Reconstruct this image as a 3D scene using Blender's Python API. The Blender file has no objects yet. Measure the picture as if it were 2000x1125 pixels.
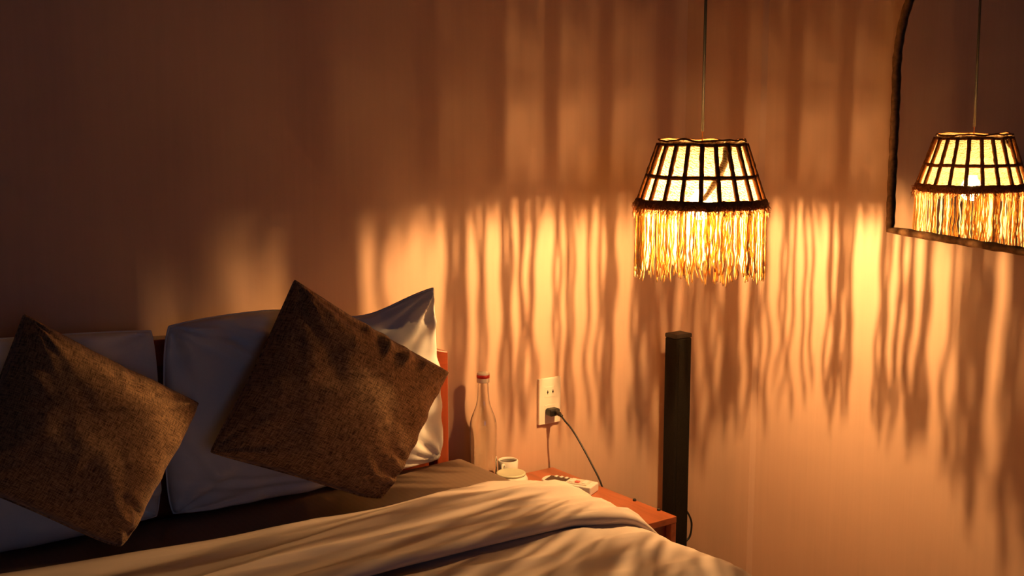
import bpy, bmesh, math, random
from mathutils import Vector, Matrix, noise

# ------------------------------------------------------------------ camera, world, exposure
sc = bpy.context.scene
COL = sc.collection
cam_d = bpy.data.cameras.new('camera')
cam = bpy.data.objects.new('camera', cam_d)
COL.objects.link(cam)
cam_d.sensor_width = 36.0
cam_d.lens = 40.5
cam_d.clip_start = 0.02
cam.location = (-2.266, -2.338, 1.35)
cam.rotation_euler = (math.radians(90 - 8.25), 0, math.radians(-35.5))
sc.camera = cam

world = bpy.data.worlds.new('world')
sc.world = world
world.use_nodes = True
bgn = world.node_tree.nodes['Background']
bgn.inputs['Color'].default_value = (0.36, 0.47, 0.80, 1)      # even dusk sky outside the window
bgn.inputs['Strength'].default_value = 0.95

portal_d = bpy.data.lights.new('window_portal', 'AREA')          # sampling portal only: gives no light of its own
portal_d.shape = 'RECTANGLE'
portal_d.size, portal_d.size_y = 1.6, 1.3
portal_d.cycles.is_portal = True
portal = bpy.data.objects.new('window_portal', portal_d)
COL.objects.link(portal)
portal.location = (-2.6, -5.44, 1.55)
portal.rotation_euler = (math.radians(90), 0, 0)

FILAMENT_STRENGTH = 15500.0
BULB_GLOW = 75.0
LAMP_COLOUR = (1.0, 0.545, 0.20)

sc.view_settings.view_transform = 'Standard'
sc.view_settings.look = 'None'
sc.view_settings.exposure = 1.0
sc.view_settings.gamma = 1.0
sc.view_settings.use_curve_mapping = False
sc.cycles.use_denoising = True
sc.cycles.max_bounces = 10
sc.cycles.diffuse_bounces = 5
sc.cycles.transparent_max_bounces = 24
sc.cycles.sample_clamp_indirect = 4.0
sc.cycles.caustics_reflective = False
sc.cycles.caustics_refractive = False

rnd = random.Random(7)
PI = math.pi

# ------------------------------------------------------------------ materials
class NT:
    def __init__(self, name):
        self.m = bpy.data.materials.new(name)
        self.m.use_nodes = True
        self.t = self.m.node_tree
        self.t.nodes.clear()
        self.out = self.t.nodes.new('ShaderNodeOutputMaterial')
    def n(self, typ, inp=None, **attr):
        nd = self.t.nodes.new(typ)
        for k, v in attr.items():
            setattr(nd, k, v)
        for k, v in (inp or {}).items():
            s = nd.inputs[k]
            if isinstance(v, bpy.types.NodeSocket):
                self.t.links.new(v, s)
            else:
                s.default_value = v
        return nd
    def surf(self, sock):
        self.t.links.new(sock, self.out.inputs['Surface'])
        return self.m
    def coord(self, kind='Object', scale=(1, 1, 1), rot=(0, 0, 0)):
        c = self.n('ShaderNodeTexCoord')
        mp = self.n('ShaderNodeMapping', {'Vector': c.outputs[kind], 'Scale': scale, 'Rotation': rot})
        return mp.outputs['Vector']
    def noise(self, vec, scale, detail=3, rough=0.5):
        return self.n('ShaderNodeTexNoise', {'Vector': vec, 'Scale': scale, 'Detail': detail, 'Roughness': rough}).outputs['Fac']
    def ramp(self, fac, stops):
        r = self.n('ShaderNodeValToRGB', {'Fac': fac})
        el = r.color_ramp.elements
        while len(el) < len(stops):
            el.new(0.5)
        for e, (p, c) in zip(el, stops):
            e.position = p
            e.color = (*c, 1)
        return r.outputs['Color']
    def bump(self, h, strength, dist):
        return self.n('ShaderNodeBump', {'Height': h, 'Strength': strength, 'Distance': dist}).outputs['Normal']
    def math(self, op, a, b):
        return self.n('ShaderNodeMath', {0: a, 1: b}, operation=op).outputs[0]

def simple(name, col, rough=0.5, metal=0.0, var=0.06, scale=30, bump=0.0, spec=0.5, coat=0.0):
    t = NT(name)
    v = t.coord('Object')
    f = t.noise(v, scale, 4)
    lo = tuple(max(0, c * (1 - var)) for c in col)
    hi = tuple(min(1, c * (1 + var)) for c in col)
    c = t.ramp(f, [(0.3, lo), (0.7, hi)])
    p = t.n('ShaderNodeBsdfPrincipled', {'Base Color': c, 'Roughness': rough, 'Metallic': metal, 'Specular IOR Level': spec, 'Coat Weight': coat})
    if bump:
        t.t.links.new(t.bump(f, bump, 0.002), p.inputs['Normal'])
    return t.surf(p.outputs[0])

def mat_plaster(name, col):
    t = NT(name)
    v = t.coord('Object')
    big = t.noise(v, 1.6, 5, 0.6)
    vs = t.coord('Object', (60, 60, 2.2))
    streak = t.noise(vs, 1.0, 4, 0.6)
    fine = t.noise(v, 140, 4, 0.6)
    mixf = t.math('ADD', t.math('MULTIPLY', big, 0.7), t.math('MULTIPLY', streak, 0.3))
    c = t.ramp(mixf, [(0.32, tuple(x * 0.90 for x in col)), (0.66, tuple(min(1, x * 1.07) for x in col))])
    h = t.math('ADD', t.math('MULTIPLY', fine, 0.5), t.math('MULTIPLY', streak, 0.5))
    p = t.n('ShaderNodeBsdfPrincipled', {'Base Color': c, 'Roughness': 0.72, 'Specular IOR Level': 0.25,
                                         'Normal': t.bump(h, 0.28, 0.0012)})
    return t.surf(p.outputs[0])

def mat_wood(name, col, axis='Y', rough=0.32):
    t = NT(name)
    s = {'X': (2, 26, 26), 'Y': (26, 2, 26), 'Z': (26, 26, 2)}[axis]
    v = t.coord('Object', s)
    f = t.noise(v, 1.3, 6, 0.62)
    c = t.ramp(f, [(0.28, tuple(x * 0.62 for x in col)), (0.5, col), (0.72, tuple(min(1, x * 1.22) for x in col))])
    p = t.n('ShaderNodeBsdfPrincipled', {'Base Color': c, 'Roughness': rough, 'Coat Weight': 0.25, 'Coat Roughness': 0.25,
                                         'Normal': t.bump(f, 0.08, 0.001)})
    return t.surf(p.outputs[0])

def mat_linen(name, dark, light, scale=1.0):
    # slubby linen weave in the fabric's own UV directions
    t = NT(name)
    a = t.noise(t.coord('UV', (20 * scale, 210 * scale, 1)), 1.0, 3, 0.6)
    b = t.noise(t.coord('UV', (210 * scale, 20 * scale, 1)), 1.0, 3, 0.6)
    f = t.math('MULTIPLY', t.math('ADD', a, b), 0.5)
    c = t.ramp(f, [(0.40, dark), (0.60, light)])
    p = t.n('ShaderNodeBsdfPrincipled', {'Base Color': c, 'Roughness': 0.85, 'Specular IOR Level': 0.2, 'Sheen Weight': 0.15,
                                         'Sheen Roughness': 0.5, 'Normal': t.bump(f, 0.5, 0.0012)})
    return t.surf(p.outputs[0])

def mat_cotton(name, col, rough=0.8, stripe=0.0):
    t = NT(name)
    v = t.coord('Object')
    f = t.noise(v, 7, 5, 0.6)
    c = t.ramp(f, [(0.3, tuple(x * 0.94 for x in col)), (0.7, col)])
    w = t.noise(v, 420, 2)
    if stripe:
        sv = t.coord('Object', (1, 1, 1))
        wv = t.n('ShaderNodeTexWave', {'Vector': sv, 'Scale': 22.0, 'Distortion': 0.2}, bands_direction='X').outputs['Fac']
        c = t.n('ShaderNodeMixRGB', {'Fac': t.math('MULTIPLY', wv, stripe), 'Color1': c, 'Color2': (*[x * 1.8 for x in col], 1)}).outputs[0]
    p = t.n('ShaderNodeBsdfPrincipled', {'Base Color': c, 'Roughness': rough, 'Specular IOR Level': 0.25, 'Sheen Weight': 0.08,
                                         'Normal': t.bump(w, 0.15, 0.0006)})
    return t.surf(p.outputs[0])

def mat_shade_fabric(name, holes):
    # open sisal net: part holes, part translucent fibre
    t = NT(name)
    v = t.coord('Object')
    a = t.noise(t.coord('Object', (1, 1, 1), (0.5, 0.35, 0)), 95, 5, 0.7)
    fib = t.n('ShaderNodeTexWave', {'Vector': t.coord('Object', (1, 1, 1), (0.35, 0.2, 0.3)), 'Scale': 60.0, 'Distortion': 9.0, 'Detail': 4.0, 'Detail Scale': 2.5},
              bands_direction='Z').outputs['Fac']
    big = t.noise(v, 16, 3)
    c = t.ramp(t.math('ADD', t.math('MULTIPLY', a, 0.5), t.math('MULTIPLY', fib, 0.5)), [(0.25, (0.07, 0.035, 0.012)), (0.45, (0.17, 0.135, 0.08)), (0.7, (0.22, 0.19, 0.13))])
    hole = t.math('MULTIPLY', t.ramp(t.math('ADD', t.math('MULTIPLY', a, 0.6), t.math('MULTIPLY', big, 0.4)), [(0.42, (0.0, 0.0, 0.0)), (0.62, (holes, holes, holes))]), 1.0)
    tr = t.n('ShaderNodeBsdfTranslucent', {'Color': c})
    df = t.n('ShaderNodeBsdfDiffuse', {'Color': c})
    m1 = t.n('ShaderNodeMixShader', {0: 0.45, 1: tr.outputs[0], 2: df.outputs[0]})
    tp = t.n('ShaderNodeBsdfTransparent')
    m2 = t.n('ShaderNodeMixShader', {0: hole, 1: m1.outputs[0], 2: tp.outputs[0]})
    return t.surf(m2.outputs[0])

def mat_yarn():
    t = NT('cotton_yarn')
    f = t.noise(t.coord('Object', (1, 1, 0.25)), 260, 3)
    c = t.ramp(f, [(0.3, (0.44, 0.30, 0.17)), (0.7, (0.78, 0.68, 0.50))])
    p = t.n('ShaderNodeBsdfPrincipled', {'Base Color': c, 'Roughness': 0.9, 'Specular IOR Level': 0.1, 'Subsurface Weight': 1.0,
                                         'Subsurface Radius': (1.0, 0.8, 0.5), 'Subsurface Scale': 0.006, 'Normal': t.bump(f, 0.4, 0.0008)})
    tp = t.n('ShaderNodeBsdfTransparent')
    m = t.n('ShaderNodeMixShader', {0: 0.10, 1: p.outputs[0], 2: tp.outputs[0]})     # loose yarn: light slips between its fibres
    return t.surf(m.outputs[0])

def mat_emit(name, col, strength):
    t = NT(name)
    e = t.n('ShaderNodeEmission', {'Color': (*col, 1), 'Strength': strength})
    return t.surf(e.outputs[0])

def mat_thin_glass(name, tint=(1, 1, 1), glow=0.0):
    t = NT(name)
    fr = t.n('ShaderNodeFresnel', {'IOR': 1.45})
    tp = t.n('ShaderNodeBsdfTransparent', {'Color': (*tint, 1)})
    gl = t.n('ShaderNodeBsdfGlossy', {'Color': (1, 1, 1, 1), 'Roughness': 0.02})
    m = t.n('ShaderNodeMixShader', {0: fr.outputs[0], 1: tp.outputs[0], 2: gl.outputs[0]})
    if glow:      # the lit bulb's hazy amber glass
        e = t.n('ShaderNodeEmission', {'Color': (*LAMP_COLOUR, 1), 'Strength': glow})
        m = t.n('ShaderNodeAddShader', {0: m.outputs[0], 1: e.outputs[0]})
    return t.surf(m.outputs[0])

def mat_glass(name, tint):
    t = NT(name)
    p = t.n('ShaderNodeBsdfPrincipled', {'Base Color': (*tint, 1), 'Roughness': 0.02, 'Transmission Weight': 1.0, 'IOR': 1.46})
    return t.surf(p.outputs[0])

def mat_mirror():
    t = NT('mirror_silver')
    f = t.noise(t.coord('Object'), 9, 3)
    c = t.ramp(f, [(0.3, (0.80, 0.80, 0.78)), (0.7, (0.86, 0.86, 0.84))])
    p = t.n('ShaderNodeBsdfPrincipled', {'Base Color': c, 'Metallic': 1.0, 'Roughness': 0.012})
    return t.surf(p.outputs[0])

M = {}
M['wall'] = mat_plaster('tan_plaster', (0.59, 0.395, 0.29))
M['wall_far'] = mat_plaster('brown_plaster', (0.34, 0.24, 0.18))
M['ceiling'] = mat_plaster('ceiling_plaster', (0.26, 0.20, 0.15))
M['floor'] = mat_wood('floor_wood', (0.14, 0.075, 0.04), 'Y', 0.45)
M['cherry'] = mat_wood('cherry_wood_upright', (0.26, 0.050, 0.018), 'Z', 0.25)
M['cherry_x'] = mat_wood('cherry_wood', (0.26, 0.050, 0.018), 'X', 0.25)
M['redwood'] = mat_wood('orange_red_wood', (0.43, 0.125, 0.048), 'Y', 0.35)
M['brown_linen'] = mat_linen('brown_linen', (0.06, 0.028, 0.013), (0.42, 0.245, 0.125))
M['white_cotton'] = mat_cotton('white_cotton', (0.76, 0.75, 0.73), 0.7)
M['duvet'] = mat_cotton('beige_cotton', (0.60, 0.50, 0.45), 0.8)
M['sheet'] = mat_cotton('brown_satin', (0.145, 0.095, 0.066), 0.45, 0.12)
M['twine'] = simple('brown_twine', (0.19, 0.078, 0.026), 0.9, var=0.4, scale=180, bump=0.6, spec=0.1)
def mat_fuzz():
    t = NT('rust_fuzz')
    f = t.noise(t.coord('Object'), 160, 3)
    c = t.ramp(f, [(0.3, (0.42, 0.18, 0.07)), (0.7, (0.75, 0.42, 0.20))])
    m = t.n('ShaderNodeMixShader', {0: 0.5, 1: t.n('ShaderNodeBsdfTranslucent', {'Color': c}).outputs[0], 2: t.n('ShaderNodeBsdfDiffuse', {'Color': c}).outputs[0]})
    tp = t.n('ShaderNodeBsdfTransparent')
    return t.surf(t.n('ShaderNodeMixShader', {0: 0.3, 1: m.outputs[0], 2: tp.outputs[0]}).outputs[0])
M['twine_red'] = mat_fuzz()
M['net'] = mat_shade_fabric('sisal_net_dense', 0.05)
M['net_mid'] = mat_shade_fabric('sisal_net', 0.11)
M['net_open'] = mat_shade_fabric('sisal_net_open', 0.14)
M['yarn'] = mat_yarn()
M['black'] = simple('black_plastic', (0.012, 0.011, 0.010), 0.45, var=0.2)
M['speaker'] = simple('black_speaker_cloth', (0.008, 0.006, 0.004), 0.85, var=0.3, scale=300, bump=0.3, spec=0.15)
M['speaker_cap'] = simple('black_gloss_cap', (0.011, 0.009, 0.007), 0.5, var=0.2)
M['brass'] = simple('dark_wire', (0.05, 0.03, 0.02), 0.4, 0.8)
M['ivory'] = simple('ivory_plastic', (0.78, 0.72, 0.62), 0.4, var=0.03)
M['white_pl'] = simple('white_plastic', (0.80, 0.78, 0.74), 0.38, var=0.03)
M['panel_dark'] = simple('dark_brown_panel', (0.045, 0.022, 0.012), 0.3)
M['pink'] = simple('pink_rubber', (0.75, 0.16, 0.14), 0.5)
M['key'] = simple('grey_white_keys', (0.66, 0.62, 0.56), 0.5)
M['red'] = simple('red_paint', (0.55, 0.02, 0.015), 0.35)
M['ceramic'] = simple('white_ceramic', (0.78, 0.75, 0.68), 0.2, var=0.03)
M['celadon'] = simple('pale_green_glaze', (0.60, 0.62, 0.46), 0.22, var=0.06)
M['coffee'] = simple('dark_coffee', (0.03, 0.010, 0.004), 0.12)
M['glass'] = mat_glass('clear_glass', (0.97, 0.97, 0.95))
M['pane'] = mat_thin_glass('window_glass', (0.9, 0.93, 0.95))
M['bulb_glass'] = mat_thin_glass('bulb_glass', (1.0, 0.97, 0.92), BULB_GLOW)
M['filament'] = mat_emit('glowing_filament', LAMP_COLOUR, FILAMENT_STRENGTH)
M['rattan'] = simple('wrapped_rattan', (0.15, 0.075, 0.032), 0.75, var=0.4, scale=90, bump=0.6, spec=0.2)
M['mirror'] = mat_mirror()
M['backing'] = simple('mirror_backing', (0.10, 0.07, 0.05), 0.8)
M['white_paint'] = simple('window_paint', (0.6, 0.57, 0.52), 0.5)
M['phone'] = simple('dark_phone', (0.03, 0.018, 0.012), 0.3)
M['green'] = simple('green_mark', (0.05, 0.14, 0.05), 0.4)
M['metal'] = simple('steel', (0.5, 0.48, 0.45), 0.35, 1.0)

# ------------------------------------------------------------------ mesh helpers
def wloc(o):
    v = Vector((0, 0, 0))
    while o is not None:
        v += o.location
        o = o.parent
    return v

def link(name, me, mat=None, parent=None):
    o = bpy.data.objects.new(name, me)
    COL.objects.link(o)
    if mat is not None and not me.materials:
        me.materials.append(mat)
    if parent is not None:
        o.parent = parent
    return o

def mk(name, verts, faces, mat, parent=None, smooth=False, uv=None):
    """mesh from world coordinates; parents are unrotated empties or meshes"""
    off = wloc(parent) if parent is not None else Vector((0, 0, 0))
    me = bpy.data.meshes.new(name)
    me.from_pydata([tuple(Vector(v) - off) for v in verts], [], faces)
    if uv:
        ul = me.uv_layers.new(name='UVMap')
        for l in me.loops:
            ul.data[l.index].uv = uv[l.vertex_index]
    bm = bmesh.new()
    bm.from_mesh(me)
    bmesh.ops.recalc_face_normals(bm, faces=bm.faces)
    bm.to_mesh(me)
    bm.free()
    if smooth:
        me.polygons.foreach_set('use_smooth', [True] * len(me.polygons))
    return link(name, me, mat, parent)

def thing(name, label, cat, loc=(0, 0, 0), group=None):
    o = bpy.data.objects.new(name, None)
    COL.objects.link(o)
    o.empty_display_size = 0.05
    o.location = loc
    tag(o, label, cat, group)
    return o

def tag(o, label=None, cat=None, group=None, kind=None):
    if label: o['label'] = label
    if cat: o['category'] = cat
    if group: o['group'] = group
    if kind: o['kind'] = kind
    return o

def bevel(o, w, seg=2):
    m = o.modifiers.new('bevel', 'BEVEL')
    m.width = w
    m.segments = seg
    m.limit_method = 'ANGLE'
    return o

def box_vf(x0, x1, y0, y1, z0, z1):
    v = [(x, y, z) for z in (z0, z1) for y in (y0, y1) for x in (x0, x1)]
    f = [(0, 2, 3, 1), (4, 5, 7, 6), (0, 1, 5, 4), (2, 6, 7, 3), (0, 4, 6, 2), (1, 3, 7, 5)]
    return v, f

def box(name, b, mat, parent=None, bev=0.0):
    v, f = box_vf(*b)
    o = mk(name, v, f, mat, parent)
    if bev:
        bevel(o, bev)
    return o

def join_vf(parts):
    V, Fc = [], []
    for v, f in parts:
        n = len(V)
        V += list(v)
        Fc += [tuple(i + n for i in q) for q in f]
    return V, Fc

def tube_vf(pts, rad, sides=8, closed=False, caps=True):
    pts = [Vector(p) for p in pts]
    n = len(pts)
    rads = rad if isinstance(rad, (list, tuple)) else [rad] * n
    V, Fc = [], []
    ref = None
    for i, p in enumerate(pts):
        if closed:
            d = pts[(i + 1) % n] - pts[i - 1]
        else:
            d = pts[min(i + 1, n - 1)] - pts[max(i - 1, 0)]
        d = d.normalized()
        if ref is None:
            ref = d.orthogonal().normalized()
        a = (ref - d * ref.dot(d))
        a = a.normalized() if a.length > 1e-6 else d.orthogonal().normalized()
        ref = a
        b = d.cross(a)
        for k in range(sides):
            t = 2 * PI * k / sides
            V.append(p + (a * math.cos(t) + b * math.sin(t)) * rads[i])
    m = n if closed else n - 1
    for i in range(m):
        j = (i + 1) % n
        for k in range(sides):
            k2 = (k + 1) % sides
            Fc.append((i * sides + k, i * sides + k2, j * sides + k2, j * sides + k))
    if caps and not closed:
        Fc.append(tuple(range(sides))[::-1])
        Fc.append(tuple((n - 1) * sides + k for k in range(sides)))
    return V, Fc

def lathe_vf(prof, c, seg=32):
    """prof: list of (r, z) around the vertical axis at c=(x, y); ends with r=0 close"""
    V, Fc, rings = [], [], []
    for r, z in prof:
        if r < 1e-6:
            V.append((c[0], c[1], z))
            rings.append([len(V) - 1])
        else:
            st = len(V)
            for k in range(seg):
                t = 2 * PI * k / seg
                V.append((c[0] + r * math.cos(t), c[1] + r * math.sin(t), z))
            rings.append(list(range(st, st + seg)))
    for a, b in zip(rings, rings[1:]):
        for k in range(seg):
            k2 = (k + 1) % seg
            if len(a) == 1 and len(b) == 1:
                continue
            if len(a) == 1:
                Fc.append((a[0], b[k2], b[k]))
            elif len(b) == 1:
                Fc.append((a[k], a[k2], b[0]))
            else:
                Fc.append((a[k], a[k2], b[k2], b[k]))
    return V, Fc

def catmull(pts, per=8):
    P = [Vector(p) for p in pts]
    P = [P[0] * 2 - P[1]] + P + [P[-1] * 2 - P[-2]]
    out = []
    for i in range(1, len(P) - 2):
        for k in range(per):
            t = k / per
            a, b, c, d = P[i - 1], P[i], P[i + 1], P[i + 2]
            out.append(0.5 * ((2 * b) + (c - a) * t + (2 * a - 5 * b + 4 * c - d) * t * t + (3 * b - a - 3 * c + d) * t ** 3))
    out.append(P[-2])
    return out

def nz(x, y=0.0, z=0.0):
    return noise.noise(Vector((x, y, z)))

def lerp(a, b, t):
    return a + (b - a) * t

def interp(x, xs, ys):
    if x <= xs[0]: return ys[0]
    for i in range(len(xs) - 1):
        if x <= xs[i + 1]:
            return lerp(ys[i], ys[i + 1], (x - xs[i]) / (xs[i + 1] - xs[i]))
    return ys[-1]

# ------------------------------------------------------------------ the room
RX, RY, RH = -6.2, -5.4, 2.75      # room runs x RX..0, y RY..0
T = 0.12
def struct(o):
    o['kind'] = 'structure'
    return o
struct(box('floor', (RX - T, T, RY - T, T, -T, 0), M['floor']))
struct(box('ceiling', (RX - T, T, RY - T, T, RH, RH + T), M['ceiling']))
struct(box('wall_back', (RX, 0, 0, T, 0, RH), M['wall']))
struct(box('wall_right', (0, T, RY - T, T, 0, RH), M['wall']))
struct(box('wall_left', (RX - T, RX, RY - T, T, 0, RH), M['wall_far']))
WX0, WX1, WZ0, WZ1 = -3.4, -1.8, 0.9, 2.2
v, f = join_vf([box_vf(RX, WX0, RY - T, RY, 0, RH), box_vf(WX1, 0, RY - T, RY, 0, RH),
                box_vf(WX0, WX1, RY - T, RY, 0, WZ0), box_vf(WX0, WX1, RY - T, RY, WZ1, RH)])
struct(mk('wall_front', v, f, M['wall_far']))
# shallow plaster pilaster in the corner: its arris shows as a thin bright line
v = [(x, y, z) for z in (0, RH) for x, y in ((0.0, 0.0), (-0.010, 0.0), (-0.010, -0.272), (0.0, -0.284))]
struct(mk('trim_1', v, [(0, 1, 2, 3), (7, 6, 5, 4), (0, 4, 5, 1), (1, 5, 6, 2), (2, 6, 7, 3), (3, 7, 4, 0)], M['wall']))
# baseboards
for nm, b in (('baseboard_back', (RX, -0.012, -0.012, 0, 0, 0.09)), ('baseboard_right', (-0.012, 0, RY, -0.285, 0, 0.09)),
              ('baseboard_left', (RX, RX + 0.012, RY, -0.012, 0, 0.09))):
    struct(box(nm, b, M['white_paint'], None, 0.003))
# window behind the camera
win = bpy.data.objects.new('window_1', None)
COL.objects.link(win)
win.location = ((WX0 + WX1) / 2, RY - T / 2, WZ0)
struct(win)
ya, yb = RY - 0.085, RY - 0.035
for b in ((WX0, WX0 + 0.06, ya, yb, WZ0, WZ1), (WX1 - 0.06, WX1, ya, yb, WZ0, WZ1), (WX0 + 0.06, WX1 - 0.06, ya, yb, WZ0, WZ0 + 0.06),
          (WX0 + 0.06, WX1 - 0.06, ya, yb, WZ1 - 0.06, WZ1), (-2.63, -2.57, ya, yb, WZ0 + 0.06, WZ1 - 0.06)):
    box('window_frame', b, M['white_paint'], win, 0.004)
for x0, x1 in ((WX0 + 0.06, -2.63), (-2.57, WX1 - 0.06)):
    box('pane', (x0, x1, RY - 0.063, RY - 0.057, WZ0 + 0.06, WZ1 - 0.06), M['pane'], win)
box('window_sill', (WX0 - 0.04, WX1 + 0.04, RY, RY + 0.05, WZ0 - 0.03, WZ0), M['white_paint'], win, 0.004)

# ------------------------------------------------------------------ bed frame
HX0, HX1 = -2.427, -0.853           # headboard ends
HC, HW = (HX0 + HX1) / 2, (HX1 - HX0) / 2
def hz(x):
    return 0.817 + 0.105 * (1 - ((x - HC) / HW) ** 2)
bed = thing('bed_frame', 'cherry wood bed frame with arched headboard behind the pillows', 'bed', (HC, -1.1, 0))
def arch_rail(name, xa, xb, zlo, zhi, y0, y1, mat, n=28, bev=0.003):
    V, Fc = [], []
    for i in range(n + 1):
        x = lerp(xa, xb, i / n)
        V += [(x, y0, zlo(x)), (x, y1, zlo(x)), (x, y1, zhi(x)), (x, y0, zhi(x))]
    for i in range(n):
        a = i * 4
        for k in range(4):
            Fc.append((a + k, a + (k + 1) % 4, a + 4 + (k + 1) % 4, a + 4 + k))
    Fc += [(0, 1, 2, 3), (n * 4 + 3, n * 4 + 2, n * 4 + 1, n * 4)]
    return bevel(mk(name, V, Fc, mat, bed), bev)
arch_rail('top_rail', HX0 + 0.0, HX1, lambda x: hz(x) - 0.055, hz, -0.10, -0.05, M['cherry_x'])
arch_rail('headboard_panel', HX0 + 0.03, HX1 - 0.03, lambda x: 0.30, lambda x: hz(x) - 0.05, -0.083, -0.065, M['cherry_x'], bev=0.001)
for xa, xb in ((HX0, HX0 + 0.032), (HX1 - 0.032, HX1)):
    box('headboard_post', (xa, xb, -0.10, -0.05, 0, 0.764 if xa > -1 else 0.764), M['cherry'], bed, 0.003)
for xa in (-2.45, -0.862):
    box('side_rail', (xa, xa + 0.03, -2.12, -0.10, 0.18, 0.33), M['cherry_x'], bed, 0.004)
box('foot_rail', (-2.42, -0.862, -2.13, -2.10, 0.18, 0.36), M['cherry_x'], bed, 0.004)
box('slat_base', (-2.42, -0.862, -2.10, -0.10, 0.27, 0.30), M['cherry_x'], bed, 0.003)
for xa in (-2.45, -0.89):
    box('leg', (xa, xa + 0.058, -2.13, -2.075, 0, 0.18), M['cherry'], bed, 0.004)

# ------------------------------------------------------------------ mattress with fitted sheet
MX0, MX1, MY0, MY1, MZ0, MZ1 = -2.40, -0.815, -2.06, -0.11, 0.30, 0.57
def soft_block(name, x0, x1, y0, y1, z0, z1, r, nx, ny, mat, amp=0.003):
    """mattress: rounded slab with a lightly rumpled top"""
    prof = [(0.0, 0.0)]
    V, Fc = [], []
    cols = []
    def path(L0, L1):
        # positions/heights/normal-ish along one axis incl. rounded edge
        out = []
        n_arc = 6
        out.append((L0, z0))
        out.append((L0, (z0 + z1) / 2))
        for k in range(n_arc + 1):
            a = PI / 2 * k / n_arc
            out.append((L0 + r - r * math.cos(a), z1 - r + r * math.sin(a)))
        return out
    px = path(x0, x1)
    left = px
    xs = [p for p in left] + [(lerp(x0 + r, x1 - r, (i + 1) / (nx + 1)), z1) for i in range(nx)] + [(x0 + x1 - p[0], p[1]) for p in reversed(left)]
    pyl = path(y0, y1)
    ys = [p for p in pyl] + [(lerp(y0 + r, y1 - r, (i + 1) / (ny + 1)), z1) for i in range(ny)] + [(y0 + y1 - p[0], p[1]) for p in reversed(pyl)]
    for (y, zy) in ys:
        for (x, zx) in xs:
            z = min(zx, zy)
            if z > z1 - 1e-4:
                z += amp * (nz(x * 3, y * 9, 1.7) + 0.6 * nz(x * 9, y * 22, 4.2))
            V.append((x, y, z))
    W = len(xs)
    for j in range(len(ys) - 1):
        for i in range(W - 1):
            Fc.append((j * W + i, j * W + i + 1, (j + 1) * W + i + 1, (j + 1) * W + i))
    return mk(name, V, Fc, mat, None, True)
mattress = soft_block('mattress', MX0, MX1, MY0, MY1, MZ0, MZ1, 0.05, 70, 60, M['sheet'], 0.004)
tag(mattress, 'mattress in a dark brown fitted sheet under the duvet', 'mattress')

# ------------------------------------------------------------------ duvet
CX, CZ, R0 = -0.910, 0.500, 0.068       # arc on the right-hand edge of the bed
LX = -2.36
def bed_path(s):
    """s: metres from the arc start (negative on top of the bed, positive over the right edge) -> (x, z, nx, nz)"""
    if s <= 0:
        if s > LX - CX:
            return CX + s, CZ + R0, 0.0, 1.0
        d = (LX - CX) - s
        a = min(d / R0, PI / 2)
        rest = max(0, d - R0 * PI / 2)
        return LX - R0 * math.sin(a), CZ + R0 * math.cos(a) - rest, -math.sin(a), math.cos(a)
    a = min(s / R0, PI / 2)
    rest = max(0, s - R0 * PI / 2)
    return CX + R0 * math.sin(a), CZ + R0 * math.cos(a) - rest, math.sin(a), math.cos(a)

def rumple(x, y):
    w = 0.0
    w += 0.0075 * nz(x * 2.1 + 3, y * 2.6, 0.3)
    q = y + 0.10 * x + 0.05 * nz(x * 2.0, y * 2.0, 9.1)
    r1 = 1 - abs(nz(x * 1.7, q * 11.0, 2.2)) * 2.4
    w += 0.0060 * max(0, r1) ** 2
    r2 = 1 - abs(nz(x * 3.5 + 8, q * 24.0, 5.5)) * 2.4
    w += 0.0036 * max(0, r2) ** 2
    return w

HEAD_X = [-2.4, -1.90, -1.57, -1.23, -0.97, -0.88, -0.80]
HEAD_Y = [-0.31, -0.335, -0.385, -0.425, -0.415, -0.45, -0.50]
FOLD_X = [-2.4, -1.44, -1.20, -0.99, -0.90, -0.80, -0.74]
FOLD_Y = [-0.72, -0.725, -0.725, -0.735, -0.775, -0.82, -0.84]
SN = 150
S0, S1 = -1.72, 0.34
svals = [lerp(S0, S1, i / SN) for i in range(SN + 1)]

duvet = thing('duvet', 'rumpled beige duvet covering the bed, its head end folded back', 'duvet', (HC, -1.3, 0.57))
V, Fc = [], []
TN = 120
for s in svals:
    x, z, nx, nzv = bed_path(s)
    y0 = interp(x, HEAD_X, HEAD_Y) - 0.10
    for j in range(TN + 1):
        t = (j / TN) ** 1.2
        y = lerp(y0, -2.15, t)
        h = 0.030 + rumple(x - (z - 0.57) * 1.0, y)
        # soft diagonal folds running down from the fold line
        h += 0.006 * math.exp(-((y + 1.02 - 0.35 * (x + 1.0)) / 0.05) ** 2)
        if s > 0.05:
            h += (0.018 + 0.008 * math.sin(y * 21 + 2 * nz(y * 3))) * min(1, (s - 0.05) / 0.08)
        end = min(1, (1 - t) * 18)
        h *= 0.35 + 0.65 * math.sqrt(max(0, end))
        V.append((x + nx * h, y, z + nzv * h))
for i in range(SN):
    for j in range(TN):
        a = i * (TN + 1) + j
        Fc.append((a, a + 1, a + TN + 2, a + TN + 1))
cover = mk('duvet_cover', V, Fc, M['duvet'], duvet, True)
md = cover.modifiers.new('thickness', 'SOLIDIFY')
md.thickness = 0.018
md.offset = -1

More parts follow.
